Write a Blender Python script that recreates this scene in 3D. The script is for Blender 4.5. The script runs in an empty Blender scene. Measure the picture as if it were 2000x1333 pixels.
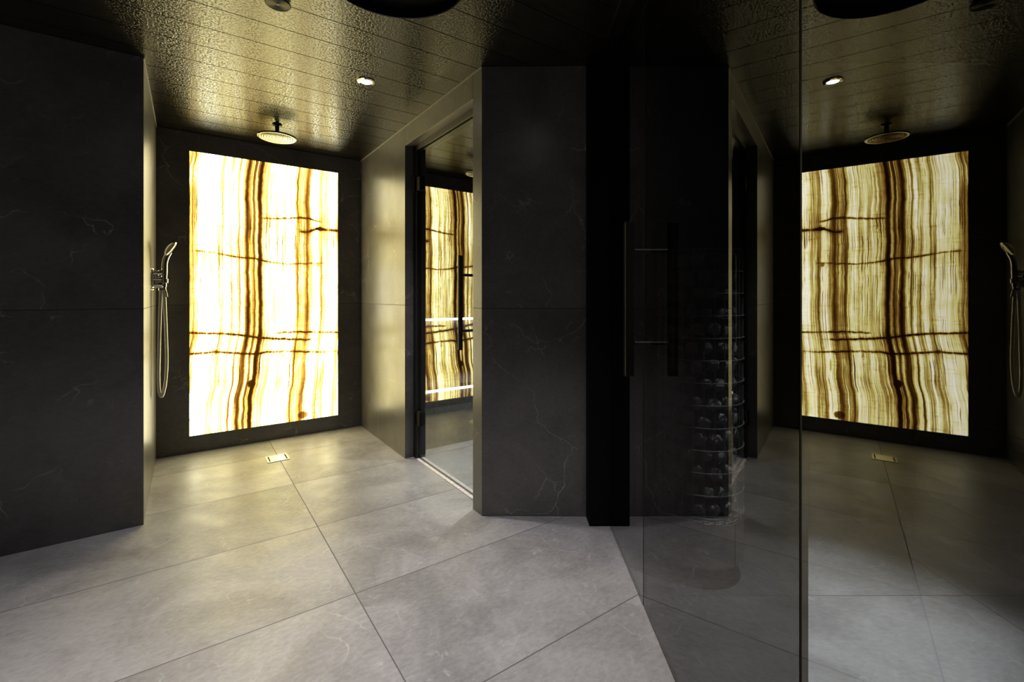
import bpy, bmesh, math, random
from mathutils import Vector, Matrix, Euler, noise

R = math.radians
SC = bpy.context.scene
COL = SC.collection
random.seed(7)

# ------------------------------------------------------------------ camera, world, exposure
F_PX, CX, CY, CAM_H = 899.0, 1002.0, 579.0, 1.09
cam_data = bpy.data.cameras.new('camera')
cam_data.sensor_width = 36.0
cam_data.lens = F_PX / 2000.0 * 36.0
cam_data.shift_x = -(CX - 1000.0) / 2000.0
cam_data.shift_y = -(666.5 - CY) / 2000.0
cam_data.clip_start = 0.02
cam = bpy.data.objects.new('camera', cam_data)
cam.location = (0, 0, CAM_H)
cam.rotation_euler = (R(90), 0, 0)
COL.objects.link(cam)
SC.camera = cam

world = bpy.data.worlds.new('world')
SC.world = world
world.use_nodes = True
world.node_tree.nodes['Background'].inputs[0].default_value = (0, 0, 0, 1)
world.node_tree.nodes['Background'].inputs[1].default_value = 0.0

SC.view_settings.view_transform = 'Standard'
SC.view_settings.look = 'None'
SC.view_settings.gamma = 1.0
SC.view_settings.exposure = 0.0
SC.view_settings.use_curve_mapping = False

# light levels
PANEL_GAIN = 9.0          # the backlit onyx
SPOT_LOBBY = 102.0         # ceiling downlights in the lobby
SPOT_SAUNA = 400.0
SPOT_STEAM = 135.0
LED_GAIN = 7.0

# ------------------------------------------------------------------ place (metres)
TH = R(35.28)             # the alcove's axes are turned by this about z
CU, SU = math.cos(TH), math.sin(TH)
def W(u, v, z=0.0):
    return Vector((u * CU - v * SU, u * SU + v * CU, z))
CEIL = 2.23
U_L, U_R = -0.17, 1.192
V_F, V_B, V_C = 2.808, 3.905, 1.952
D_NEAR, D_FAR, D_TOP = 2.041, 2.939, 2.10
JOINT_Z = 1.03
GX = 0.457                # outer face of the sauna's glass front
PAN_U0, PAN_U1, PAN_Z0, PAN_Z1 = 0.012, 1.006, 0.117, 2.10

# ------------------------------------------------------------------ mesh helpers
def box(bm, x0, x1, y0, y1, z0, z1):
    vs = [bm.verts.new((x, y, z)) for x in (x0, x1) for y in (y0, y1) for z in (z0, z1)]
    fs = []
    for f in ((0, 1, 3, 2), (4, 6, 7, 5), (0, 4, 5, 1), (2, 3, 7, 6), (0, 2, 6, 4), (1, 5, 7, 3)):
        fs.append(bm.faces.new([vs[i] for i in f]))
    return fs

def prism(bm, pts, z0, z1):
    a = [bm.verts.new((p[0], p[1], z0)) for p in pts]
    b = [bm.verts.new((p[0], p[1], z1)) for p in pts]
    n = len(pts)
    bm.faces.new(a[::-1]); bm.faces.new(b)
    for i in range(n):
        j = (i + 1) % n
        bm.faces.new((a[i], a[j], b[j], b[i]))

def basis(d):
    d = Vector(d).normalized()
    up = Vector((0, 0, 1)) if abs(d.z) < 0.9 else Vector((1, 0, 0))
    a = d.cross(up).normalized()
    return a, d.cross(a).normalized(), d

def lathe(bm, prof, origin=(0, 0, 0), axis=(0, 0, 1), seg=32, close=True):
    """prof: (radius, distance along axis)"""
    a, b, d = basis(axis)
    o = Vector(origin)
    rings = []
    for r, h in prof:
        if r < 1e-6:
            rings.append([bm.verts.new(o + d * h)])
        else:
            rings.append([bm.verts.new(o + d * h + (a * math.cos(t) + b * math.sin(t)) * r)
                          for t in [2 * math.pi * k / seg for k in range(seg)]])
    for p, q in zip(rings, rings[1:]):
        for k in range(seg):
            j = (k + 1) % seg
            if len(p) == 1 and len(q) == 1:
                continue
            if len(p) == 1:
                bm.faces.new((p[0], q[j], q[k]))
            elif len(q) == 1:
                bm.faces.new((p[k], p[j], q[0]))
            else:
                bm.faces.new((p[k], p[j], q[j], q[k]))

def cyl(bm, p0, p1, r, seg=20, r2=None):
    p0, p1 = Vector(p0), Vector(p1)
    L = (p1 - p0).length
    r2 = r if r2 is None else r2
    c = min(r, r2, L) * 0.12
    lathe(bm, [(0, 0), (r - c, 0), (r, c), (r2, L - c), (r2 - c, L), (0, L)], p0, p1 - p0, seg)

def tube(bm, path, rad, seg=12):
    pts = [Vector(p) for p in path]
    n = len(pts)
    rr = rad if isinstance(rad, (list, tuple)) else [rad] * n
    ref = None
    rings = []
    for i, p in enumerate(pts):
        d = (pts[min(i + 1, n - 1)] - pts[max(i - 1, 0)]).normalized()
        if ref is None:
            ref = basis(d)[0]
        a = (ref - d * ref.dot(d)).normalized()
        ref = a
        b = d.cross(a)
        rings.append([bm.verts.new(p + (a * math.cos(t) + b * math.sin(t)) * rr[i])
                      for t in [2 * math.pi * k / seg for k in range(seg)]])
    for p, q in zip(rings, rings[1:]):
        for k in range(seg):
            j = (k + 1) % seg
            bm.faces.new((p[k], p[j], q[j], q[k]))
    bm.faces.new(rings[0][::-1]); bm.faces.new(rings[-1])

def spline(pts, n=8):
    """Catmull-Rom through pts"""
    P = [Vector(p) for p in pts]
    P = [P[0] * 2 - P[1]] + P + [P[-1] * 2 - P[-2]]
    out = []
    for i in range(1, len(P) - 2):
        for k in range(n):
            t = k / n
            a, b, c, d = P[i - 1], P[i], P[i + 1], P[i + 2]
            out.append(0.5 * ((2 * b) + (c - a) * t + (2 * a - 5 * b + 4 * c - d) * t * t
                              + (3 * b - a - 3 * c + d) * t ** 3))
    out.append(P[-2])
    return out

def obj(name, bm, mats, parent=None, rot=0.0, loc=(0, 0, 0), smooth=False, bevel=0.0, normals=True):
    if normals:
        bmesh.ops.recalc_face_normals(bm, faces=bm.faces[:])
    me = bpy.data.meshes.new(name)
    bm.to_mesh(me); bm.free()
    for m in (mats if isinstance(mats, (list, tuple)) else [mats]):
        me.materials.append(m)
    if smooth:
        for p in me.polygons:
            p.use_smooth = True
        try:
            me.set_sharp_from_angle(angle=R(40))
        except Exception:
            pass
    o = bpy.data.objects.new(name, me)
    COL.objects.link(o)
    o.location = loc
    o.rotation_euler = (0, 0, rot)
    if parent is not None:
        o.parent = parent
    if bevel > 0:
        md = o.modifiers.new('bevel', 'BEVEL')
        md.width = bevel; md.segments = 2; md.limit_method = 'ANGLE'; md.angle_limit = R(50)
    return o

def tag(o, label=None, cat=None, group=None, kind=None):
    if label: o['label'] = label
    if cat: o['category'] = cat
    if group: o['group'] = group
    if kind: o['kind'] = kind
    return o

def thing(name, label, cat, loc=(0, 0, 0), rot=0.0, group=None, kind=None):
    o = bpy.data.objects.new(name, None)
    o.empty_display_size = 0.05
    COL.objects.link(o)
    o.location = loc
    o.rotation_euler = (0, 0, rot)
    return tag(o, label, cat, group, kind)

# ------------------------------------------------------------------ node helpers
class NT:
    def __init__(self, name):
        self.m = bpy.data.materials.new(name)
        self.m.use_nodes = True
        self.t = self.m.node_tree
        self.t.nodes.clear()
        self.out = self.t.nodes.new('ShaderNodeOutputMaterial')
    def n(self, kind, **kw):
        nd = self.t.nodes.new(kind)
        for k, v in kw.items():
            setattr(nd, k, v)
        return nd
    def l(self, a, b):
        self.t.links.new(a, b)
    def put(self, sock, val):
        if isinstance(val, bpy.types.NodeSocket):
            self.l(val, sock)
        elif isinstance(val, (tuple, list)) and len(val) == 3 and sock.type == 'RGBA':
            sock.default_value = (*val, 1)
        else:
            sock.default_value = val
    def math(self, op, a, b=None, c=None, clamp=False):
        nd = self.n('ShaderNodeMath', operation=op, use_clamp=clamp)
        self.put(nd.inputs[0], a)
        if b is not None: self.put(nd.inputs[1], b)
        if c is not None: self.put(nd.inputs[2], c)
        return nd.outputs[0]
    def mapr(self, v, a, b, c=0.0, d=1.0, smooth=True):
        nd = self.n('ShaderNodeMapRange', interpolation_type='SMOOTHSTEP' if smooth else 'LINEAR')
        for i, x in enumerate((v, a, b, c, d)):
            self.put(nd.inputs[i], x)
        return nd.outputs[0]
    def mix(self, fac, a, b, blend='MIX'):
        nd = self.n('ShaderNodeMix', data_type='RGBA', blend_type=blend)
        self.put(nd.inputs[0], fac); self.put(nd.inputs[6], a); self.put(nd.inputs[7], b)
        return nd.outputs[2]
    def noise(self, vec, scale, detail=3.0, rough=0.5, dist=0.0):
        nd = self.n('ShaderNodeTexNoise')
        if vec is not None: self.l(vec, nd.inputs['Vector'])
        nd.inputs['Scale'].default_value = scale
        nd.inputs['Detail'].default_value = detail
        nd.inputs['Roughness'].default_value = rough
        nd.inputs['Distortion'].default_value = dist
        return nd.outputs['Fac']
    def coords(self):
        tc = self.n('ShaderNodeTexCoord')
        sp = self.n('ShaderNodeSeparateXYZ')
        self.l(tc.outputs['Object'], sp.inputs[0])
        return tc.outputs['Object'], sp.outputs[0], sp.outputs[1], sp.outputs[2]
    def xyz(self, x, y, z=0.0):
        nd = self.n('ShaderNodeCombineXYZ')
        for i, v in enumerate((x, y, z)):
            self.put(nd.inputs[i], v)
        return nd.outputs[0]
    def curve(self, v, pts):
        nd = self.n('ShaderNodeFloatCurve')
        cm = nd.mapping
        cu = cm.curves[0]
        cm.use_clip = False
        cm.extend = 'HORIZONTAL'
        pts = sorted(pts)
        while len(cu.points) < len(pts):
            cu.points.new(0.5, 0.5)
        for p, (x, y) in zip(cu.points, pts):
            p.location = (x, y)
            p.handle_type = 'VECTOR'
        cm.update()
        self.put(nd.inputs['Value'], v)
        return nd.outputs[0]
    def bump(self, h, strength, dist=0.01):
        nd = self.n('ShaderNodeBump')
        self.put(nd.inputs['Strength'], strength)
        nd.inputs['Distance'].default_value = dist
        self.l(h, nd.inputs['Height'])
        return nd.outputs[0]
    def principled(self, color, rough, metal=0.0, spec=0.5, normal=None, coat=0.0, coat_rough=0.1):
        nd = self.n('ShaderNodeBsdfPrincipled')
        self.put(nd.inputs['Base Color'], color)
        self.put(nd.inputs['Roughness'], rough)
        self.put(nd.inputs['Metallic'], metal)
        self.put(nd.inputs['Specular IOR Level'], spec)
        nd.inputs['Coat Weight'].default_value = coat
        nd.inputs['Coat Roughness'].default_value = coat_rough
        if normal is not None: self.l(normal, nd.inputs['Normal'])
        self.l(nd.outputs[0], self.out.inputs[0])
        return nd

def simple(name, color, rough, metal=0.0, spec=0.5, var=0.15, scale=40.0):
    t = NT(name)
    o, x, y, z = t.coords()
    n = t.noise(o, scale, 3)
    c = t.mix(t.mapr(n, 0.3, 0.7), [k * (1 - var) for k in color], [k * (1 + var) for k in color])
    r = t.math('MULTIPLY_ADD', n, rough * 0.3, rough * 0.85)
    t.principled(c, r, metal, spec)
    return t.m

def emit(name, color, strength):
    t = NT(name)
    e = t.n('ShaderNodeEmission')
    t.put(e.inputs[0], color); e.inputs[1].default_value = strength
    t.l(e.outputs[0], t.out.inputs[0])
    return t.m

def grid_mask(t, c, off, pitch, w):
    """1 on the joints of a grid of lines"""
    f = t.math('FRACT', t.math('ADD', t.math('DIVIDE', t.math('SUBTRACT', c, off), pitch), 100.5))
    d = t.math('MULTIPLY', t.math('ABSOLUTE', t.math('SUBTRACT', f, 0.5)), pitch)
    return t.mapr(d, w * 0.5, w, 1.0, 0.0)

def stone_tile(name, base, kind, rough=(0.34, 0.46), joints=None, vein_gain=1.0, spec=0.45):
    """grey porcelain with clouds and hair-thin pale veins"""
    t = NT(name)
    o, x, y, z = t.coords()
    if kind == 'floor':
        cx_, cy_ = joints['x'], joints['y']
        ix = t.math('FLOOR', t.math('DIVIDE', t.math('SUBTRACT', x, cx_[0]), cx_[1]))
        iy = t.math('FLOOR', t.math('DIVIDE', t.math('SUBTRACT', y, cy_[0]), cy_[1]))
        shift = t.xyz(t.math('MULTIPLY', ix, 7.3), t.math('MULTIPLY', iy, 5.1), t.math('ADD', ix, t.math('MULTIPLY', iy, 2.7)))
        j = t.math('MAXIMUM', grid_mask(t, x, cx_[0], cx_[1], 0.0026), grid_mask(t, y, cy_[0], cy_[1], 0.0026))
    else:
        iz = t.math('FLOOR', t.math('DIVIDE', t.math('SUBTRACT', z, JOINT_Z), 1.2))
        shift = t.xyz(t.math('MULTIPLY', iz, 3.3), 0.0, t.math('MULTIPLY', iz, 2.1))
        j = grid_mask(t, z, JOINT_Z, 1.2, 0.0024)
    va = t.n('ShaderNodeVectorMath', operation='ADD')
    t.l(o, va.inputs[0]); t.l(shift, va.inputs[1])
    p = va.outputs[0]
    # warp for the veins
    wn = t.n('ShaderNodeTexNoise'); t.l(p, wn.inputs['Vector'])
    wn.inputs['Scale'].default_value = 3.2; wn.inputs['Detail'].default_value = 5
    ws = t.n('ShaderNodeVectorMath', operation='SCALE'); t.l(wn.outputs['Color'], ws.inputs[0]); ws.inputs[3].default_value = 0.42
    wa = t.n('ShaderNodeVectorMath', operation='ADD'); t.l(p, wa.inputs[0]); t.l(ws.outputs[0], wa.inputs[1])
    veins = None
    for sc, w, lo, hi, g in ((1.7, 0.0034, 0.50, 0.62, 1.0), (4.2, 0.0038, 0.52, 0.68, 0.7)):
        vo = t.n('ShaderNodeTexVoronoi', feature='DISTANCE_TO_EDGE')
        t.l(wa.outputs[0], vo.inputs['Vector']); vo.inputs['Scale'].default_value = sc
        line = t.mapr(vo.outputs['Distance'], 0.0, w * sc, 1.0, 0.0)
        keep = t.mapr(t.noise(p, 2.3 * sc ** 0.5, 2), lo, hi)
        k = t.math('MULTIPLY', t.math('MULTIPLY', line, keep), g)
        veins = k if veins is None else t.math('MAXIMUM', veins, k)
    cloud = t.noise(p, 2.6, 6, 0.62, 0.6)
    sg = t.n('ShaderNodeVectorMath', operation='MULTIPLY'); t.l(p, sg.inputs[0]); sg.inputs[1].default_value = (0.55, 1.0, 1.0)
    grain = t.noise(sg.outputs[0], 70.0, 6, 0.72)
    flecks = t.mapr(t.noise(p, 15.0, 7, 0.78, 0.6), 0.58, 0.70)
    lo = [k * 0.66 for k in base]; hi = [k * 1.30 for k in base]
    c = t.mix(t.mapr(cloud, 0.32, 0.68), lo, hi)
    c = t.mix(t.mapr(grain, 0.30, 0.70), t.mix(0.30, c, [k * 0.55 for k in base]), t.mix(0.30, c, [k * 1.5 for k in base]))
    c = t.mix(t.math('MULTIPLY', flecks, 0.35), c, [k * 2.2 for k in base])
    c = t.mix(t.math('MULTIPLY', veins, 0.75 * vein_gain, clamp=True), c, [min(0.5, k * 4.2) for k in base])
    c = t.mix(j, c, [k * 0.35 for k in base])
    r = t.mapr(t.noise(p, 7.0, 4), 0.3, 0.7, rough[0], rough[1])
    r = t.math('MAXIMUM', r, t.math('MULTIPLY', j, 0.8))
    h = t.math('ADD', t.math('MULTIPLY', grain, 0.15), t.math('MULTIPLY', cloud, 0.4))
    t.principled(c, r, 0.0, spec, t.bump(h, 0.03, 0.003) if kind == 'floor' else None)
    return t.m

def ceiling_planks():
    t = NT('black_lacquered_planks')
    o, x, y, z = t.coords()
    PITCH, OFF = 0.181, 2.165
    j = grid_mask(t, y, OFF, PITCH, 0.0032)
    iy = t.math('FLOOR', t.math('DIVIDE', t.math('SUBTRACT', y, OFF), PITCH))
    rnd = t.n('ShaderNodeTexWhiteNoise', noise_dimensions='1D'); t.l(iy, rnd.inputs['W'])
    pv = t.xyz(t.math('MULTIPLY_ADD', rnd.outputs[0], 9.0, x), t.math('MULTIPLY', y, 9.0), rnd.outputs[0])
    g = t.noise(pv, 5.0, 5, 0.6, 0.5)
    fine = t.noise(pv, 26.0, 3, 0.6)
    c = t.mix(t.mapr(g, 0.3, 0.7), (0.005, 0.0045, 0.0035), (0.014, 0.012, 0.009))
    # knots and chips in the lacquer
    vo = t.n('ShaderNodeTexVoronoi', feature='F1'); t.l(o, vo.inputs['Vector']); vo.inputs['Scale'].default_value = 4.3
    chip = t.mapr(t.math('ADD', vo.outputs['Distance'], t.math('MULTIPLY', fine, 0.03)), 0.030, 0.045, 1.0, 0.0)
    # hammered paint skin
    o2 = t.xyz(x, t.math('MULTIPLY', y, 1.0), 0.0)
    lump = t.mapr(t.noise(o2, 105.0, 2.5, 0.6), 0.46, 0.74)
    dark = t.math('MAXIMUM', j, chip)
    nb = t.bump(t.math('ADD', t.math('MULTIPLY', lump, 1.0), t.math('MULTIPLY', t.math('ADD', g, fine), 0.10)), 0.22, 0.0085)
    nd = t.principled(c, t.mapr(fine, 0.3, 0.7, 0.15, 0.22), 0.0, 0.72, nb)
    df = t.n('ShaderNodeBsdfDiffuse'); t.put(df.inputs[0], (0.002, 0.002, 0.002))
    mx = t.n('ShaderNodeMixShader')
    t.l(dark, mx.inputs[0]); t.l(nd.outputs[0], mx.inputs[1]); t.l(df.outputs[0], mx.inputs[2])
    t.l(mx.outputs[0], t.out.inputs[0])
    return t.m

def glass(name, tint, r0=0.043, gain=1.65):
    """thin architectural glass: Fresnel mirror over a tinted clear body"""
    t = NT(name)
    ge = t.n('ShaderNodeNewGeometry')
    dt = t.n('ShaderNodeVectorMath', operation='DOT_PRODUCT')
    t.l(ge.outputs['Normal'], dt.inputs[0]); t.l(ge.outputs['Incoming'], dt.inputs[1])
    c = t.math('ABSOLUTE', dt.outputs['Value'])
    s = t.math('POWER', t.math('SUBTRACT', 1.0, c, clamp=True), 5.0)
    f = t.math('MULTIPLY_ADD', s, 1.0 - r0, r0)
    f = t.math('DIVIDE', t.math('MULTIPLY', f, gain), t.math('MULTIPLY_ADD', f, gain - 1.0, 1.0), clamp=True)
    f = t.math('MULTIPLY', f, t.math('SUBTRACT', 1.0, ge.outputs['Backfacing']))
    tr = t.n('ShaderNodeBsdfTransparent'); t.put(tr.inputs[0], [k ** 0.5 for k in tint])
    gl = t.n('ShaderNodeBsdfGlossy'); gl.inputs['Roughness'].default_value = 0.0
    t.put(gl.inputs[0], (1, 1, 1))
    mx = t.n('ShaderNodeMixShader')
    t.l(f, mx.inputs[0]); t.l(tr.outputs[0], mx.inputs[1]); t.l(gl.outputs[0], mx.inputs[2])
    t.l(mx.outputs[0], t.out.inputs[0])
    return t.m

PROFILE = [(-0.06, 0.1), (-0.04, 0.05), (-0.025, 0.14), (-0.0122, 0.16), (-0.0033, 0.34), (0.0057, 0.13), (0.0208, 0.32), (0.0329, 0.08), (0.042, 0.22), (0.0511, 0.05), (0.0664, 0.05), (0.0973, 0.03), (0.1285, 0.02), (0.1613, 0.04), (0.1695, 0.14), (0.1823, 0.12), (0.1951, 0.17), (0.2047, 0.05), (0.2209, 0.01), (0.2371, 0.04), (0.2436, 0.15), (0.2567, 0.16), (0.2666, 0.08), (0.2778, 0.01), (0.291, 0.08), (0.299, 0.35), (0.3063, 0.06), (0.3197, 0.08), (0.3331, 0.16), (0.3446, 0.35), (0.3534, 0.75), (0.3636, 0.35), (0.3738, 0.2), (0.3889, 0.18), (0.3957, 0.5), (0.4047, 0.2), (0.4143, 0.1), (0.4227, 0.25), (0.4268, 0.6), (0.4359, 0.9), (0.4449, 0.65), (0.4498, 0.22), (0.4604, 0.17), (0.478, 0.09), (0.4829, 0.16), (0.4957, 0.1), (0.5314, 0.09), (0.5749, 0.08), (0.6005, 0.06), (0.6116, 0.12), (0.6227, 0.05), (0.6562, 0.03), (0.6772, 0.06), (0.6863, 0.22), (0.6976, 0.36), (0.7075, 0.17), (0.7151, 0.22), (0.7243, 0.12), (0.7358, 0.16), (0.7474, 0.2), (0.7566, 0.26), (0.7667, 0.38), (0.7784, 0.24), (0.7924, 0.16), (0.8018, 0.05), (0.8254, 0.02), (0.8492, 0.03), (0.8588, 0.15), (0.8692, 0.25), (0.8812, 0.12), (0.9014, 0.1), (0.92, 0.12), (0.9298, 0.03), (0.9544, 0.0), (0.9808, 0.03), (0.9916, 0.12), (0.9999, 0.2), (1.0125, 0.12), (1.03, 0.03), (1.05, 0.02), (1.07, 0.12), (1.09, 0.05)]
VEIN = [(0.0325, 0.3597), (0.1068, 0.3648), (0.1353, 0.3756), (0.1636, 0.3902), (0.2383, 0.3974), (0.2756, 0.4048), (0.3296, 0.4257), (0.3504, 0.4323), (0.4047, 0.4342), (0.4635, 0.4370), (0.4901, 0.4327), (0.6336, 0.4327), (0.6943, 0.4289), (0.7466, 0.4327), (0.8074, 0.4327), (0.8593, 0.4289), (0.9378, 0.4347), (0.9915, 0.4519)]
CRACKS = [  # path (s, t), strength along s, width
    ([(0.45, 0.786), (0.5035, 0.7877), (0.6133, 0.7931), (0.6459, 0.7967), (0.7647, 0.8025), (0.8452, 0.7921)],
     [(0.43, 0), (0.46, .25), (0.56, .4), (0.64, .35), (0.66, .55), (0.77, .6), (0.84, .4), (0.87, 0)], 0.0042),
    ([(0.7234, 0.7458), (0.7799, 0.7481), (0.7952, 0.7528), (0.8375, 0.7628), (0.902, 0.7614), (0.9437, 0.7611), (0.9962, 0.7611)],
     [(0.70, 0), (0.73, .55), (0.79, .6), (0.83, .9), (0.86, 1.0), (0.905, .8), (0.92, .1), (0.94, .5), (0.96, .75), (1.0, .5)], 0.0062),
    ([(0.0438, 0.6514), (0.1252, 0.6483), (0.1933, 0.6427), (0.2953, 0.6341), (0.3976, 0.6328), (0.4758, 0.623), (0.6097, 0.6159), (0.7647, 0.6211), (0.8452, 0.6248)],
     [(0.03, 0), (0.05, .35), (0.08, .2), (0.18, .2), (0.21, .4), (0.30, .45), (0.45, .6), (0.5, .3), (0.6, .15), (0.68, .3), (0.8, .2), (0.88, .1), (0.9, 0)], 0.0040),
    ([(0.0025, 0.3623), (0.1252, 0.3569), (0.1996, 0.3552), (0.341, 0.3442), (0.4178, 0.3346), (0.5456, 0.3273), (0.7534, 0.3177)],
     [(0.0, .6), (0.15, .5), (0.2, .4), (0.24, .7), (0.4, .8), (0.46, .75), (0.7, .6), (0.76, .55), (0.80, .15), (0.86, 0)], 0.0046),
    ([(0.5385, 0.3492), (0.6789, 0.3509), (0.7685, 0.3479), (1.0002, 0.3414)],
     [(0.53, 0), (0.56, .3), (0.66, .4), (0.70, .65), (0.78, .65), (0.84, .2), (0.92, .3), (0.96, .5), (1.0, .4)], 0.0040),
    ([(0.0025, 0.2881), (0.0857, 0.2887), (0.159, 0.2905), (0.305, 0.279), (0.4111, 0.2732), (0.4793, 0.2785), (0.6496, 0.2755), (0.7534, 0.2697), (0.8803, 0.2644)],
     [(0.0, .6), (0.06, .55), (0.15, .35), (0.2, .5), (0.34, .6), (0.45, .75), (0.52, .35), (0.62, .2), (0.68, .55), (0.76, .5), (0.84, .3), (0.9, .2), (0.98, .1)], 0.0046),
]
BLOBS = [(0.378, 0.163, 0.030, 0.016, 0.7), (0.860, 0.763, 0.030, 0.008, 0.5), (0.845, 0.618, 0.014, 0.010, 0.22),
         (0.735, 0.020, 0.04, 0.016, 0.35), (0.79, 0.215, 0.010, 0.03, 0.12), (0.155, 0.29, 0.014, 0.008, 0.14)]

def onyx():
    t = NT('backlit_onyx')
    o, x, y, z = t.coords()
    s = t.math('DIVIDE', t.math('SUBTRACT', x, PAN_U0), PAN_U1 - PAN_U0)
    v = t.math('DIVIDE', t.math('SUBTRACT', z, PAN_Z0), PAN_Z1 - PAN_Z0)
    off = t.math('DIVIDE', t.math('SUBTRACT', t.curve(v, [(a, 0.5 + (b - 0.4327) * 4.0) for a, b in VEIN]), 0.5), 4.0)
    amt = t.mapr(s, 0.40, 0.95, 1.0, 0.6, smooth=False)
    wig = t.math('MULTIPLY', t.math('SUBTRACT', t.noise(t.xyz(t.math('MULTIPLY', s, 3.0), t.math('MULTIPLY', v, 11.0)), 1.0, 4, 0.55), 0.5), 0.022)
    wig = t.math('ADD', wig, t.math('MULTIPLY', t.math('SUBTRACT', t.noise(t.xyz(t.math('MULTIPLY', s, 9.0), t.math('MULTIPLY', v, 46.0), 5.0), 1.0, 3, 0.6), 0.5), 0.0075))
    s2 = t.math('SUBTRACT', t.math('SUBTRACT', s, t.math('MULTIPLY', off, amt)), wig)
    prof = t.curve(t.math('DIVIDE', t.math('ADD', s2, 0.1), 1.2), [((a + 0.1) / 1.2, b) for a, b in PROFILE])
    vary = t.mapr(t.noise(t.xyz(t.math('MULTIPLY', s2, 16.0), t.math('MULTIPLY', v, 6.0), 3.0), 1.0, 4, 0.6), 0.25, 0.75, 0.55, 1.4, smooth=False)
    pd = t.math('MULTIPLY', prof, t.mapr(prof, 0.10, 0.40, 1.0, 1.2))
    d = t.math('MULTIPLY', pd, vary)
    f3 = t.noise(t.xyz(t.math('MULTIPLY', s2, 150.0), t.math('MULTIPLY', v, 2.2), 9.0), 1.0, 2, 0.5)
    keep3 = t.mapr(t.noise(t.xyz(t.math('MULTIPLY', s, 9.0), t.math('MULTIPLY', v, 8.0), 6.0), 1.0, 3), 0.42, 0.6)
    d = t.math('ADD', d, t.math('MULTIPLY', t.math('MULTIPLY', t.mapr(f3, 0.55, 0.69), 0.50), keep3))
    f1 = t.noise(t.xyz(t.math('MULTIPLY', s2, 110.0), t.math('MULTIPLY', v, 3.0), 1.0), 1.0, 3, 0.6)
    f2 = t.noise(t.xyz(t.math('MULTIPLY', s2, 42.0), t.math('MULTIPLY', v, 2.0), 5.0), 1.0, 3, 0.6)
    hat = t.noise(t.xyz(t.math('MULTIPLY', s, 9.0), t.math('MULTIPLY', v, 150.0), 7.0), 1.0, 2, 0.6)
    fine = t.math('MULTIPLY', t.math('SUBTRACT', f1, 0.45), 0.62)
    fine = t.math('ADD', fine, t.math('MULTIPLY', t.math('SUBTRACT', f2, 0.46), 0.30))
    fine = t.math('MULTIPLY', fine, t.mapr(prof, 0.0, 0.12, 0.35, 1.0))
    d = t.math('ADD', d, fine)
    d = t.math('ADD', d, t.math('MULTIPLY', t.mapr(hat, 0.52, 0.74), 0.05))
    cloud = t.noise(t.xyz(t.math('MULTIPLY', s, 5.0), t.math('MULTIPLY', v, 7.0), 2.0), 1.0, 4, 0.6)
    d = t.math('ADD', d, t.math('MULTIPLY', t.mapr(cloud, 0.42, 0.72), 0.06))
    jit = t.math('MULTIPLY', t.math('SUBTRACT', t.noise(t.xyz(t.math('MULTIPLY', s, 26.0), 0.0, 4.0), 1.0, 3), 0.5), 0.008)
    bead = t.mapr(t.noise(t.xyz(t.math('MULTIPLY', s2, 46.0), 0.0, 8.0), 1.0, 3, 0.6), 0.32, 0.68, 0.35, 1.25)
    for path, strength, w in CRACKS:
        yc = t.curve(s, path)
        dist = t.math('ABSOLUTE', t.math('SUBTRACT', t.math('ADD', v, jit), yc))
        line = t.math('MULTIPLY', t.math('ADD', t.mapr(dist, w * 0.2, w * 1.15, 1.0, 0.0), t.math('MULTIPLY', t.mapr(dist, 0.0, w * 3.2, 1.0, 0.0), 0.16)), bead)
        st = t.curve(s, strength)
        d = t.math('ADD', d, t.math('MULTIPLY', line, t.math('MULTIPLY', st, 0.95)))
    for bs, bt, rs, rt, k in BLOBS:
        a = t.math('POWER', t.math('DIVIDE', t.math('SUBTRACT', s, bs), rs), 2.0)
        b = t.math('POWER', t.math('DIVIDE', t.math('SUBTRACT', v, bt), rt), 2.0)
        rr = t.math('ADD', t.math('ADD', a, b), t.math('MULTIPLY', t.math('SUBTRACT', f2, 0.5), 1.5))
        d = t.math('ADD', d, t.math('MULTIPLY', t.mapr(rr, 0.3, 1.2, 1.0, 0.0), k))
    rp = t.n('ShaderNodeValToRGB')
    el = rp.color_ramp.elements
    stops = [(0.0, (0, 0, 0)), (0.05, (.12, .15, .36)), (0.13, (.38, .44, 1.46)), (0.3, (1.65, 2.25, 4.0)), (0.5, (2.85, 3.7, 5.7)), (1.0, (4.8, 5.9, 7.95))]
    while len(el) < len(stops):
        el.new(0.5)
    for e, (p, c) in zip(el, stops):
        e.position = p
        e.color = (c[0] / 8, c[1] / 8, c[2] / 8, 1)
    t.l(t.math('MAXIMUM', d, 0.0), rp.inputs[0])
    sep = t.n('ShaderNodeSeparateColor'); t.l(rp.outputs[0], sep.inputs[0])
    cmb = t.n('ShaderNodeCombineColor')
    for i, white in enumerate((1.0, 0.955, 0.85)):
        ex = t.math('EXPONENT', t.math('MULTIPLY', sep.outputs[i], -8.0))
        t.l(t.math('MULTIPLY', ex, white), cmb.inputs[i])
    em = t.n('ShaderNodeEmission'); t.l(cmb.outputs[0], em.inputs[0]); em.inputs[1].default_value = PANEL_GAIN
    t.l(em.outputs[0], t.out.inputs[0])
    return t.m

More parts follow.
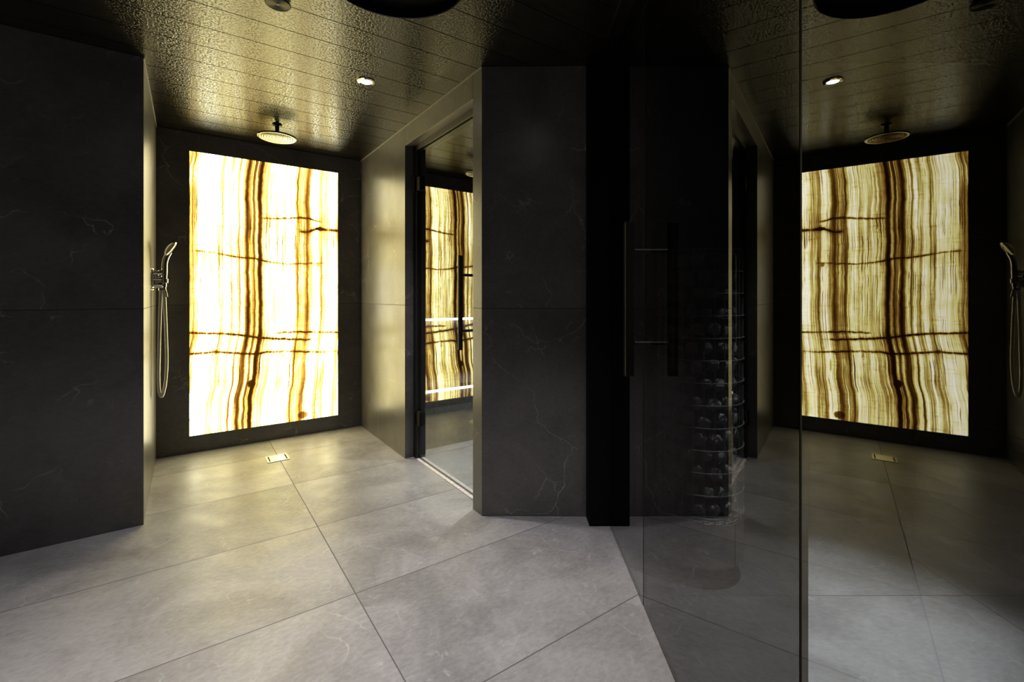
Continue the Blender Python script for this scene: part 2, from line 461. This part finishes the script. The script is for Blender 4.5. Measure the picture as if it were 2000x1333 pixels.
M = {}
M['floor'] = stone_tile('grey_floor_porcelain', (0.300, 0.290, 0.290), 'floor', (0.35, 0.46),
                        {'x': (0.503, 1.2), 'y': (2.915, 0.602)}, 0.75)
M['floor_sauna'] = stone_tile('grey_sauna_floor_porcelain', (0.25, 0.247, 0.25), 'floor', (0.35, 0.46),
                              {'x': (1.66, 1.2), 'y': (1.675, 0.6)}, 0.7)
M['wall'] = stone_tile('charcoal_wall_porcelain', (0.098, 0.092, 0.090), 'wall', (0.29, 0.335), None, 0.8, 0.65)
M['ceiling'] = ceiling_planks()
M['onyx'] = onyx()
M['sauna_glass'] = glass('grey_tinted_glass', (0.42, 0.43, 0.432), 0.043, 1.55)
M['sauna_door_glass'] = glass('darker_grey_tinted_glass', (0.065, 0.066, 0.066), 0.043, 1.12)
M['door_glass'] = glass('clear_door_glass', (0.74, 0.78, 0.76), 0.043, 1.8)
M['glass_edge'] = simple('dark_glass_edge', (0.004, 0.004, 0.004), 0.35)
M['black_metal'] = simple('black_satin_metal', (0.006, 0.006, 0.006), 0.38, 0.0, 0.5)
M['black_bar'] = simple('black_handle_metal', (0.003, 0.003, 0.003), 0.13, 0.0, 0.5)
M['spray_metal'] = simple('dark_spray_face_metal', (0.34, 0.325, 0.29), 0.15, 1.0, 0.5, 0.05)
M['chrome'] = simple('polished_chrome', (0.80, 0.80, 0.78), 0.08, 1.0, 0.5, 0.03)
M['hose'] = simple('satin_metal_hose', (0.78, 0.76, 0.70), 0.40, 0.6, 0.5, 0.05)
M['steel'] = simple('brushed_steel', (0.50, 0.49, 0.48), 0.5, 0.7, 0.5, 0.08)
M['brass'] = simple('pale_brushed_metal', (0.50, 0.47, 0.41), 0.30, 1.0, 0.5, 0.05)
M['copper'] = simple('copper', (0.85, 0.42, 0.28), 0.25, 1.0, 0.5, 0.05)
M['rubber'] = simple('black_rubber', (0.004, 0.004, 0.004), 0.7, 0.0, 0.2)
M['matte_bar'] = simple('matte_black_metal', (0.004, 0.004, 0.004), 0.5, 0.0, 0.2)
M['wire'] = simple('galvanised_wire', (0.40, 0.40, 0.40), 0.4, 0.4, 0.5)
M['stone'] = simple('grey_heater_stone', (0.40, 0.40, 0.41), 0.75, 0.0, 0.3, 0.35, 18.0)
M['post'] = simple('matte_black_frame', (0.0015, 0.0015, 0.0015), 0.6, 0.0, 0.12)
M['wood'] = simple('black_stained_wood', (0.006, 0.0055, 0.005), 0.6, 0.0, 0.2, 0.3, 12.0)
M['sealant'] = simple('grey_sealant', (0.30, 0.29, 0.26), 0.35, 0.0, 0.5)
M['threshold'] = simple('pale_threshold_stone', (0.72, 0.67, 0.66), 0.4, 0.0, 0.5)
M['lens'] = emit('lamp_lens', (1.0, 0.97, 0.98), 22.0)
M['lens_off'] = simple('dark_matte_diffuser', (0.003, 0.003, 0.003), 0.8, 0.0, 0.1)
M['bench_tile'] = simple('dark_grey_bench_tile', (0.12, 0.117, 0.112), 0.5, 0.0, 0.4)
M['led'] = emit('led_strip', (1.0, 0.97, 0.90), LED_GAIN)
M['valve'] = simple('dark_lacquered_metal', (0.03, 0.027, 0.022), 0.33, 0.0, 0.6)

# ------------------------------------------------------------------ the setting
def struct(name, bm, m, label, rot=0.0, bevel=0.0):
    o = obj(name, bm, m, None, rot, bevel=bevel)
    return tag(o, label, None, None, 'structure')

def inv(p):
    """world xy -> alcove uv"""
    return (p[0] * CU + p[1] * SU, -p[0] * SU + p[1] * CU)

bm = bmesh.new()
prism(bm, [inv(p) for p in ((-4.3, -1.75), (GX + 0.005, -1.75), (GX + 0.005, 2.25), (3.4, 2.25), (3.4, 6.6), (-4.3, 6.6))], -0.10, 0.0)
struct('floor', bm, M['floor'], 'large grey stone-look porcelain tiles with fine pale veins across the lobby and alcove', TH)
bm = bmesh.new()
box(bm, GX + 0.005, 3.4, -1.75, 2.25, -0.10, 0.0)
struct('floor_sauna', bm, M['floor_sauna'], 'grey tiled floor seen through the dark glass front')

bm = bmesh.new()
prism(bm, [inv(p) for p in ((-4.3, -1.75), (3.4, -1.75), (3.4, 6.6), (-4.3, 6.6))], CEIL, CEIL + 0.10)
struct('ceiling', bm, M['ceiling'], 'glossy black lacquered plank ceiling with thin grooves', TH)

bm = bmesh.new()
box(bm, -3.0, U_L, V_F, 4.10, 0, CEIL)
struct('wall_left', bm, M['wall'], 'charcoal tiled wall block left of the shower alcove', TH, 0.0015)

bm = bmesh.new()                                   # end wall round the slab's opening
VB2 = V_B + 0.16
for (a, b, c, d) in ((U_L, PAN_U0, 0, CEIL), (PAN_U1, U_R, 0, CEIL), (PAN_U0, PAN_U1, 0, PAN_Z0), (PAN_U0, PAN_U1, PAN_Z1, CEIL)):
    box(bm, a, b, V_B, VB2, c, d)
box(bm, PAN_U0, PAN_U1, V_B + 0.05, VB2, PAN_Z0, PAN_Z1)
struct('wall_back', bm, M['wall'], 'charcoal tiled end wall framing the glowing onyx slab', TH)

bm = bmesh.new()
box(bm, U_R, U_R + 0.15, D_FAR, VB2, 0, CEIL)
box(bm, U_R, U_R + 0.195, D_NEAR, D_FAR, D_TOP, CEIL)
struct('wall_right', bm, M['wall'], 'tiled alcove side wall with the glass doorway cut into it', TH, 0.0015)

bm = bmesh.new()
prism(bm, [(U_R, V_C), inv((0.362, 2.274)), inv((0.362, 2.62)), (U_R + 0.195, D_NEAR), (U_R, D_NEAR)], 0, CEIL)
struct('wall_center', bm, M['wall'], 'charcoal tiled wall end between the doorway and the black post', TH, 0.0015)

bm = bmesh.new()
box(bm, GX + 0.12, 3.4, 2.25, 2.40, 0, CEIL)
struct('wall_sauna_back', bm, M['wood'], 'black boarded wall behind the heater')
bm = bmesh.new()
box(bm, 3.25, 3.4, -1.60, 2.25, 0, CEIL)
struct('wall_sauna_side', bm, M['wood'], 'black boarded far side wall of the sauna')
bm = bmesh.new()
box(bm, -2.45, 3.4, -1.75, -1.60, 0, CEIL)
struct('wall_rear', bm, M['wall'], 'charcoal tiled wall behind the viewpoint')
bm = bmesh.new()
box(bm, -3.0, -2.85, 0.0, V_F, 0, CEIL)
struct('wall_side', bm, M['wall'], 'charcoal tiled far left wall of the lobby', TH)
bm = bmesh.new()
box(bm, U_R + 0.15, 3.2, 3.95, 4.05, 0, CEIL)
struct('wall_steam_back', bm, M['wall'], 'dark wall behind the lit benches past the glass door', TH)
bm = bmesh.new()
box(bm, 3.1, 3.2, 2.04, 3.95, 0, CEIL)
struct('wall_steam_side', bm, M['wall'], 'dark far wall of the room past the glass door', TH)
bm = bmesh.new()
box(bm, U_R + 0.195, 3.2, 1.94, 2.04, 0, CEIL)
struct('wall_steam_near', bm, M['wall'], 'dark near wall of the room past the glass door', TH)

# sealant lines and threshold
bm = bmesh.new()
prism(bm, [(U_R, V_C), (U_R - 0.004, V_C), (U_R - 0.004, V_B), (U_R, V_B)], CEIL - 0.006, CEIL)
struct('trim_1', bm, M['sealant'], 'thin pale sealant line between side wall and plank ceiling', TH)
bm = bmesh.new()
prism(bm, [(U_L, V_F), (U_L + 0.004, V_F), (U_L + 0.004, V_B), (U_L, V_B)], CEIL - 0.006, CEIL)
struct('trim_2', bm, M['sealant'], 'thin pale sealant line over the hand shower wall', TH)
bm = bmesh.new()
box(bm, 1.246, 1.304, D_NEAR, 2.880, 0, 0.006)
struct('trim_3', bm, M['threshold'], 'pale threshold strip under the glass door', TH, 0.001)

# ------------------------------------------------------------------ onyx slab
bm = bmesh.new()
fs = box(bm, PAN_U0, PAN_U1, V_B + 0.001, V_B + 0.05, PAN_Z0, PAN_Z1)
for f in fs:
    f.material_index = 1
    if f.calc_center_median().y < V_B + 0.01:
        f.material_index = 0
o = obj('onyx_panel', bm, [M['onyx'], M['glass_edge']], None, TH)
tag(o, 'tall backlit slab of banded white and amber onyx glowing in the alcove end wall', 'wall panel')

# ------------------------------------------------------------------ doorway past the alcove: framed glass door
UG = 1.267
dr = thing('door_1', 'black framed clear glass door in the tiled alcove side wall', None, W(UG, D_FAR, 0), TH, None, 'structure')
# local frame: x = u - UG, y = v - D_FAR
bm = bmesh.new()
box(bm, -0.017, 0.045, -0.058, 0.0, 0, D_TOP)
box(bm, -0.017, 0.045, -(D_FAR - D_NEAR), -0.058, D_TOP - 0.035, D_TOP)
box(bm, -0.017, 0.045, -(D_FAR - D_NEAR), -(D_FAR - D_NEAR) + 0.012, 0, D_TOP - 0.035)
obj('door_frame', bm, M['black_metal'], dr, bevel=0.0015)
bm = bmesh.new()
for f in box(bm, 0.0, 0.010, -(D_FAR - D_NEAR) + 0.02, -0.062, 0.012, D_TOP - 0.04):
    f.material_index = 0 if abs(f.normal.x) > 0.5 or abs((f.verts[0].co.x - f.verts[2].co.x)) < 1e-5 else 1
obj('glass_pane', bm, [M['door_glass'], M['glass_edge']], dr)
for zz in (0.279, 1.836):
    bm = bmesh.new()
    box(bm, -0.022, -0.001, -0.115, -0.045, zz - 0.045, zz + 0.045)
    cyl(bm, (-0.028, -0.052, zz - 0.05), (-0.028, -0.052, zz + 0.05), 0.008, 14)
    obj('hinge', bm, M['rubber'], dr, bevel=0.002)
bm = bmesh.new()
HV = 2.215 - D_FAR
tube(bm, [(-0.052, HV, 0.797), (-0.052, HV, 1.312)], 0.0135, 20)
for zz in (0.900, 1.206):
    cyl(bm, (-0.050, HV, zz), (0.0, HV, zz), 0.008, 14)
obj('door_handle', bm, M['black_metal'], dr, smooth=True)

# ------------------------------------------------------------------ room past the door: two tiled tiers with light strips
bn = thing('tiled_bench', 'two-tier tiled bench with glowing light strips behind the clear glass door', 'bench', W(1.344, 2.985, 0), TH)
for nm, y0, z0, z1 in (('lower_riser', 0.04, 0.0, 0.425), ('upper_riser', 0.54, 0.455, 0.905)):
    bm = bmesh.new()
    box(bm, 0, 1.70, y0, 0.955, z0, z1)
    obj(nm, bm, M['bench_tile'], bn)
for nm, y0, z0 in (('lower_seat', 0.0, 0.425), ('upper_seat', 0.50, 0.905)):
    bm = bmesh.new()
    box(bm, 0, 1.70, y0, 0.955, z0, z0 + 0.03)
    obj(nm, bm, M['bench_tile'], bn, bevel=0.003)
for v0, z0 in ((0.004, 0.407), (0.504, 0.887)):
    bm = bmesh.new()
    box(bm, 0, 1.70, v0, v0 + 0.008, z0, z0 + 0.018)
    tag(obj('light_strip', bm, M['led'], bn), 'glowing white light strip under the seat edge')

# ------------------------------------------------------------------ glass front of the sauna
bm = bmesh.new()
box(bm, 0.361, GX + 0.12, 2.178, 2.274, 0, CEIL)
struct('trim_4', bm, M['post'], 'black post where the glass front meets the charcoal wall end', 0.0, 0.002)
bm = bmesh.new()
box(bm, 0.406, GX + 0.06, -1.60, 2.178, CEIL - 0.028, CEIL)
struct('trim_5', bm, M['post'], 'slim black head rail above the glass front', 0.0, 0.0025)

def pane(bm, y0, y1, z0, z1):
    for f in box(bm, GX, GX + 0.010, y0, y1, z0, z1):
        flat = max(v.co.x for v in f.verts) - min(v.co.x for v in f.verts) < 1e-5
        f.material_index = 0 if flat else 1

bm = bmesh.new(); pane(bm, 1.617, 2.178, 0.004, CEIL - 0.028)
tag(obj('window_1', bm, [M['sauna_glass'], M['glass_edge']]), 'narrow fixed pane of dark glass beside the black post', None, None, 'structure')
bm = bmesh.new(); pane(bm, -1.60, 0.728, 0.004, CEIL - 0.028)
tag(obj('window_2', bm, [M['sauna_glass'], M['glass_edge']]), 'wide fixed pane of dark mirror-like glass nearest the viewer', None, None, 'structure')
d2 = thing('door_2', 'frameless dark glass door carrying a long black pull handle', None, (GX, 0.735, 0), 0, None, 'structure')
bm = bmesh.new()
for f in box(bm, 0.0, 0.010, 0.0, 0.874, 0.008, CEIL - 0.031):
    flat = max(v.co.x for v in f.verts) - min(v.co.x for v in f.verts) < 1e-5
    f.material_index = 0 if flat else 1
obj('glass_pane', bm, [M['sauna_door_glass'], M['glass_edge']], d2)
bm = bmesh.new()
HY = 1.527 - 0.735
box(bm, -0.087, -0.059, HY - 0.013, HY + 0.013, 0.826, 1.335)
hb = obj('door_handle', bm, M['black_bar'], d2, bevel=0.0015)
for zz in (0.934, 1.241):
    bm = bmesh.new()
    cyl(bm, (-0.060, HY, zz), (0.0, HY, zz), 0.0065, 16)
    obj('standoff', bm, M['matte_bar'], hb, smooth=True)
for y0, nm in ((0.874, 'seal_strip'), (-0.0065, 'seal_strip')):
    bm = bmesh.new()
    box(bm, 0.001, 0.009, y0, y0 + 0.0062, 0.008, CEIL - 0.031)
    obj(nm, bm, M['rubber'], d2)

# ------------------------------------------------------------------ ceiling lamps
def downlight(p, watts, label, group, angle=110, blend=0.9, size=0.03, color=(1.0, 0.955, 0.985), rot=0.0):
    t = thing('downlight', label, 'ceiling light', (p[0], p[1], CEIL), rot, group)
    bm = bmesh.new()
    lathe(bm, [(0.030, 0.0), (0.030, -0.006), (0.033, -0.009), (0.044, -0.006), (0.047, 0.0)], seg=36)
    obj('trim_ring', bm, M['chrome'], t, smooth=True)
    bm = bmesh.new()
    lathe(bm, [(0, -0.004), (0.026, -0.004), (0.030, -0.002), (0.030, -0.0005), (0, -0.0005)], seg=32)
    obj('lens', bm, M['lens'], t, smooth=True)
    ld = bpy.data.lights.new('downlight_beam', 'SPOT')
    ld.energy = watts; ld.color = color
    ld.spot_size = R(angle); ld.spot_blend = blend; ld.shadow_soft_size = size
    lo = bpy.data.objects.new('downlight_beam', ld)
    COL.objects.link(lo)
    lo.parent = t
    lo.location = (0, 0, -0.045)
    return t

downlight(W(0.771, 2.436), SPOT_LOBBY * 0.85, 'small bright recessed downlight in the plank ceiling before the glass doorway', None, 84, 1.0)
for u, v in ((0.771, 0.90), (-0.429, 1.25), (-1.629, 1.25), (-0.429, 0.10), (-1.629, 0.10)):
    downlight(W(u, v), SPOT_LOBBY, 'recessed downlight in the lobby ceiling above the viewpoint', 'lobby downlights', 80, 1.0)
downlight((1.05, 1.50), SPOT_SAUNA, 'recessed downlight over the sauna floor', None, 38, 1.0, 0.03, (0.95, 0.98, 1.0))
downlight(W(1.95, 2.45), SPOT_STEAM, 'recessed downlight over the floor past the clear glass door', None, 62, 0.5, 0.03, (0.95, 0.98, 1.0))

# large round ceiling fitting
t = thing('ceiling_fitting', 'large round black fitting with a thin rim on the plank ceiling', 'ceiling fixture', (-0.402, 1.552, CEIL))
bm = bmesh.new()
lathe(bm, [(0.240, 0.0), (0.252, -0.006), (0.256, -0.044), (0.2555, -0.050), (0.2525, -0.052), (0.2495, -0.050), (0.246, -0.012), (0.0, -0.012)], seg=96)
obj('housing', bm, M['black_bar'], t, smooth=True)
bm = bmesh.new()
lathe(bm, [(0.0, -0.018), (0.20, -0.018), (0.244, -0.016), (0.244, -0.0125), (0, -0.0125)], seg=72)
obj('diffuser', bm, M['lens_off'], t, smooth=True)

# small valve disc
p = W(0.285, 1.972)
t = thing('ceiling_vent', 'small round dark vent disc set in the plank ceiling', 'vent', (p.x, p.y, CEIL))
bm = bmesh.new()
prof = [(0.0, -0.016)]
for k in range(9):
    r = 0.004 + k * 0.0043
    prof += [(r, -0.016), (r + 0.0014, -0.0148), (r + 0.0030, -0.0148)]
prof += [(0.043, -0.016), (0.0455, -0.013), (0.044, -0.008), (0.0, -0.008)]
lathe(bm, prof, seg=48)
obj('disc', bm, M['valve'], t, smooth=True)
bm = bmesh.new()
lathe(bm, [(0.030, 0.0), (0.030, -0.009)], seg=32)
obj('neck', bm, M['black_metal'], t, smooth=True)

# ------------------------------------------------------------------ rain shower
p = W(0.487, 3.40)
t = thing('rain_shower', 'round rain shower head on a short ceiling arm before the onyx slab', 'shower', (p.x, p.y, CEIL), TH)
bm = bmesh.new()
lathe(bm, [(0.0, 0.0), (0.030, 0.0), (0.030, -0.006), (0.024, -0.010), (0.0, -0.010)], seg=32)
obj('rosette', bm, M['black_metal'], t, smooth=True)
bm = bmesh.new()
lathe(bm, [(0.0, -0.008), (0.0125, -0.008), (0.0125, -0.060), (0.0, -0.060)], seg=24)
obj('arm', bm, M['black_metal'], t, smooth=True)
bm = bmesh.new()
lathe(bm, [(0.0, -0.056), (0.016, -0.058), (0.022, -0.070), (0.030, -0.076), (0.112, -0.078), (0.118, -0.081), (0.1185, -0.087), (0.116, -0.090), (0.106, -0.0905)], seg=64)
obj('shower_head', bm, M['black_bar'], t, smooth=True)
bm = bmesh.new()
lathe(bm, [(0.1165, -0.0895), (0.113, -0.0915), (0.104, -0.0905), (0.102, -0.0895), (0.0, -0.0895)], seg=64)
for ring, cnt in ((0.0, 1), (0.016, 6), (0.032, 12), (0.048, 18), (0.064, 24), (0.080, 30), (0.094, 36)):
    for k in range(cnt):
        a = 2 * math.pi * k / cnt
        lathe(bm, [(0.0024, -0.0893), (0.0019, -0.0925), (0, -0.0928)], (ring * math.cos(a), ring * math.sin(a), 0), (0, 0, 1), 8)
tag(obj('nozzle_plate', bm, M['spray_metal'], t, smooth=True), 'polished metal spray face')

# ------------------------------------------------------------------ hand shower on the left alcove wall
p = W(U_L, 3.45)
t = thing('hand_shower', 'chrome hand shower with looped hose and mixer on the left alcove wall', 'shower', (p.x, p.y, 1.19), TH)
bm = bmesh.new()
lathe(bm, [(0.0, 0.0), (0.070, 0.0), (0.071, 0.004), (0.066, 0.010), (0.0, 0.011)], (0, 0, 0), (1, 0, 0), 48)
obj('wall_plate', bm, M['chrome'], t, smooth=True)
bm = bmesh.new()
cyl(bm, (0.008, 0, 0.040), (0.030, 0, 0.040), 0.015, 24)
cyl(bm, (0.030, 0, 0.040), (0.047, 0, 0.040), 0.019, 24)
obj('diverter_knob', bm, M['chrome'], t, smooth=True)
bm = bmesh.new()
cyl(bm, (0.008, 0, -0.030), (0.052, 0, -0.030), 0.023, 28)
cyl(bm, (0.008, 0, 0.003), (0.045, 0, 0.003), 0.013, 24)
obj('mixer_body', bm, M['chrome'], t, smooth=True)
bm = bmesh.new()
tube(bm, spline([(0.048, 0, -0.030), (0.057, 0, -0.048), (0.066, 0, -0.080), (0.071, 0, -0.104)], 6), [0.0065] * 10 + [0.0055] * 6 + [0.0045] * 3, 10)
obj('lever', bm, M['chrome'], t, smooth=True)
bm = bmesh.new()
lathe(bm, [(0.0135, -0.014), (0.0185, -0.012), (0.0185, 0.012), (0.0150, 0.014), (0.0135, -0.014)], (0.058, 0.0, -0.008), (0.04, 0, 1), 24)
cyl(bm, (0.034, 0, -0.008), (0.046, 0, -0.008), 0.009, 16)
obj('cradle', bm, M['chrome'], t, smooth=True)
bm = bmesh.new()
hp = spline([(0.056, 0, -0.046), (0.057, 0, -0.008), (0.058, 0, 0.045), (0.059, 0, 0.095), (0.066, 0, 0.130), (0.080, 0, 0.165)], 5)
n = len(hp)
rad = [0.0118 + 0.0032 * min(1.0, i / (n * 0.35)) for i in range(n)]
tube(bm, hp, rad, 18)
ax = Vector((0.86, 0, -0.51)).normalized()
hc = Vector((0.083, 0, 0.188))
lathe(bm, [(0.0, -0.016), (0.022, -0.014), (0.040, -0.006), (0.0495, 0.004), (0.0500, 0.010), (0.047, 0.013), (0.0, 0.0135)], hc, ax, 40)
hs = obj('handset', bm, M['chrome'], t, smooth=True)
bm = bmesh.new()
lathe(bm, [(0.044, 0.0132), (0.041, 0.0150), (0.0, 0.0152)], hc, ax, 40)
a_, b_, d_ = basis(ax)
for ring, cnt in ((0.010, 6), (0.020, 12), (0.030, 18)):
    for k in range(cnt):
        an = 2 * math.pi * k / cnt
        lathe(bm, [(0.0018, 0.0150), (0.0014, 0.0172), (0, 0.0175)], hc + (a_ * math.cos(an) + b_ * math.sin(an)) * ring, ax, 8)
tag(obj('spray_face', bm, M['brass'], hs, smooth=True), 'pale spray face')
bm = bmesh.new()
path = [(0.040, 0, -0.045), (0.040, 0, -0.10), (0.036, 0.0, -0.25), (0.032, 0, -0.45), (0.030, 0, -0.58), (0.033, 0, -0.66), (0.043, 0, -0.698),
        (0.054, 0, -0.672), (0.064, 0, -0.60), (0.069, 0, -0.48), (0.065, 0, -0.30), (0.060, 0, -0.15), (0.056, 0, -0.045)]
tube(bm, spline(path, 10), 0.0082, 12)
obj('hose', bm, M['hose'], t, smooth=True)
bm = bmesh.new()
cyl(bm, (0.040, 0, -0.042), (0.040, 0, -0.066), 0.0105, 16)
cyl(bm, (0.056, 0, -0.040), (0.056, 0, -0.066), 0.0100, 16)
obj('hose_nut', bm, M['chrome'], t, smooth=True)

# ------------------------------------------------------------------ floor drain
p = W(0.495, 3.44)
t = thing('floor_drain', 'square metal floor drain in the tiles under the rain shower', 'drain', (p.x, p.y, 0), TH)
bm = bmesh.new()
a, b = 0.067, 0.055
for (x0, x1, y0, y1) in ((-a, a, -a, -b), (-a, a, b, a), (-a, -b, -b, b), (b, a, -b, b)):
    box(bm, x0, x1, y0, y1, 0.0, 0.0035)
obj('drain_frame', bm, M['brass'], t, bevel=0.0006)
bm = bmesh.new()
box(bm, -0.047, 0.047, -0.053, 0.053, 0.0, 0.003)
obj('drain_cover', bm, M['brass'], t, bevel=0.0006)
bm = bmesh.new()
box(bm, -0.055, 0.055, -0.055, 0.055, 0.0, 0.0006)
obj('drain_slot', bm, M['rubber'], t)

# ------------------------------------------------------------------ sauna heater, its stones, the bench
HX, HYC, HR = 0.752, 1.86, 0.162
Z_B, Z_T, Z_TOP = 0.07, 0.245, 1.27
h = thing('sauna_heater', 'pillar sauna heater caged full of stones behind the dark glass', 'heater', (HX, HYC, 0))
bm = bmesh.new()
lathe(bm, [(0.0, Z_B), (HR - 0.012, Z_B), (HR, Z_B + 0.012), (HR, Z_T - 0.004), (HR - 0.006, Z_T), (0.0, Z_T)], seg=72)
base_o = obj('base', bm, M['steel'], h, smooth=True)
bm = bmesh.new()
for an in (-62,):
    a = R(an)
    c = Vector((math.cos(a), math.sin(a), 0)) * (HR + 0.0008)
    tube(bm, [c + Vector((0, 0, Z_B + 0.01)), c + Vector((0, 0, Z_T - 0.004))], 0.0018, 8)
obj('panel_seam', bm, M['rubber'], base_o)
for an in (-2, 118, 238):
    bm = bmesh.new()
    a = R(an)
    c = Vector((math.cos(a), math.sin(a), 0)) * 0.122
    lathe(bm, [(0.0, 0.0), (0.017, 0.0), (0.017, 0.008), (0.007, 0.014), (0.007, 0.074), (0, 0.074)], c, (0, 0, 1), 18)
    obj('foot', bm, M['chrome'], h, smooth=True)
bm = bmesh.new()
a = R(-6)
dv = Vector((math.cos(a), math.sin(a), 0))
lathe(bm, [(0.0, 0.0), (0.016, 0.0), (0.016, 0.012), (0.012, 0.018), (0, 0.019)], dv * (HR - 0.002) + Vector((0, 0, 0.212)), dv, 24)
tag(obj('control_knob', bm, M['copper'], h, smooth=True), 'copper knob')
bm = bmesh.new()
lathe(bm, [(0.0, Z_T), (0.075, Z_T), (0.075, Z_TOP - 0.06), (0.0, Z_TOP - 0.05)], seg=32)
obj('core', bm, M['rubber'], h, smooth=True)
bm = bmesh.new()
NW = 26
for k in range(NW):
    a = 2 * math.pi * (k + 0.35) / NW
    c = Vector((math.cos(a), math.sin(a), 0)) * (HR - 0.003)
    tube(bm, [c + Vector((0, 0, Z_T - 0.005)), c + Vector((0, 0, Z_TOP))], 0.0024, 8)
zz = Z_T + 0.02
while zz < Z_TOP + 0.01:
    tube(bm, [Vector((math.cos(a), math.sin(a), 0)) * HR + Vector((0, 0, zz)) for a in [2 * math.pi * k / 64 for k in range(65)]], 0.0024, 8)
    zz += 0.0835
obj('cage', bm, M['wire'], h, smooth=True)

def stone_mesh(seed):
    bm = bmesh.new()
    bmesh.ops.create_icosphere(bm, subdivisions=3, radius=1.0)
    off = Vector((seed * 3.7, seed * 1.9, seed * 5.3))
    for v in bm.verts:
        n0 = v.co.normalized()
        k = 0.80 + 0.24 * noise.noise(n0 * 1.2 + off) + 0.07 * noise.noise(n0 * 3.0 + off)
        c = Vector((max(-0.72, min(0.72, n0.x)), max(-0.78, min(0.78, n0.y)), max(-0.70, min(0.70, n0.z)))) * 1.22
        v.co = n0.lerp(c, 0.40) * k
    return bm
stone_meshes = []
for sd in range(6):
    bm = stone_mesh(sd + 1)
    me = bpy.data.meshes.new('heater_stone')
    bm.to_mesh(me); bm.free()
    me.materials.append(M['stone'])
    for q in me.polygons: q.use_smooth = True
    stone_meshes.append(me)
rows, zz = 0, Z_T + 0.034
rs = random.Random(3)
while zz < Z_TOP - 0.03:
    nk = 8
    for k in range(nk):
        ang = R(-200 + 200 * (k + (0.5 if rows % 2 else 0.0)) / (nk - 1) + rs.uniform(-4, 4))
        rr = 0.118 + rs.uniform(-0.003, 0.003)
        s = bpy.data.objects.new('heater_stone', rs.choice(stone_meshes))
        COL.objects.link(s)
        s.location = (HX + math.cos(ang) * rr, HYC + math.sin(ang) * rr, zz + rs.uniform(-0.009, 0.009))
        s.scale = (rs.uniform(0.025, 0.031), rs.uniform(0.024, 0.031), rs.uniform(0.024, 0.032))
        s.rotation_euler = (rs.uniform(-0.25, 0.25), rs.uniform(-0.25, 0.25), ang + rs.uniform(-0.4, 0.4))
        tag(s, 'grey rounded stone packed in the wire cage of the sauna heater', 'stone', 'stones in the heater cage')
    rows += 1
    zz += 0.068

b = thing('sauna_bench', 'black slatted bench along the far side of the sauna', 'bench', (1.94, 0.3, 0))
bm = bmesh.new()
for k in range(5):
    box(bm, 0.0, 0.03, -1.85, 1.93, 0.0 + k * 0.086, 0.08 + k * 0.086)
obj('front_panel', bm, M['wood'], b, bevel=0.003)
bm = bmesh.new()
for k in range(6):
    box(bm, -0.01 + k * 0.105, 0.085 + k * 0.105, -1.85, 1.93, 0.432, 0.460)
obj('seat', bm, M['wood'], b, bevel=0.003)
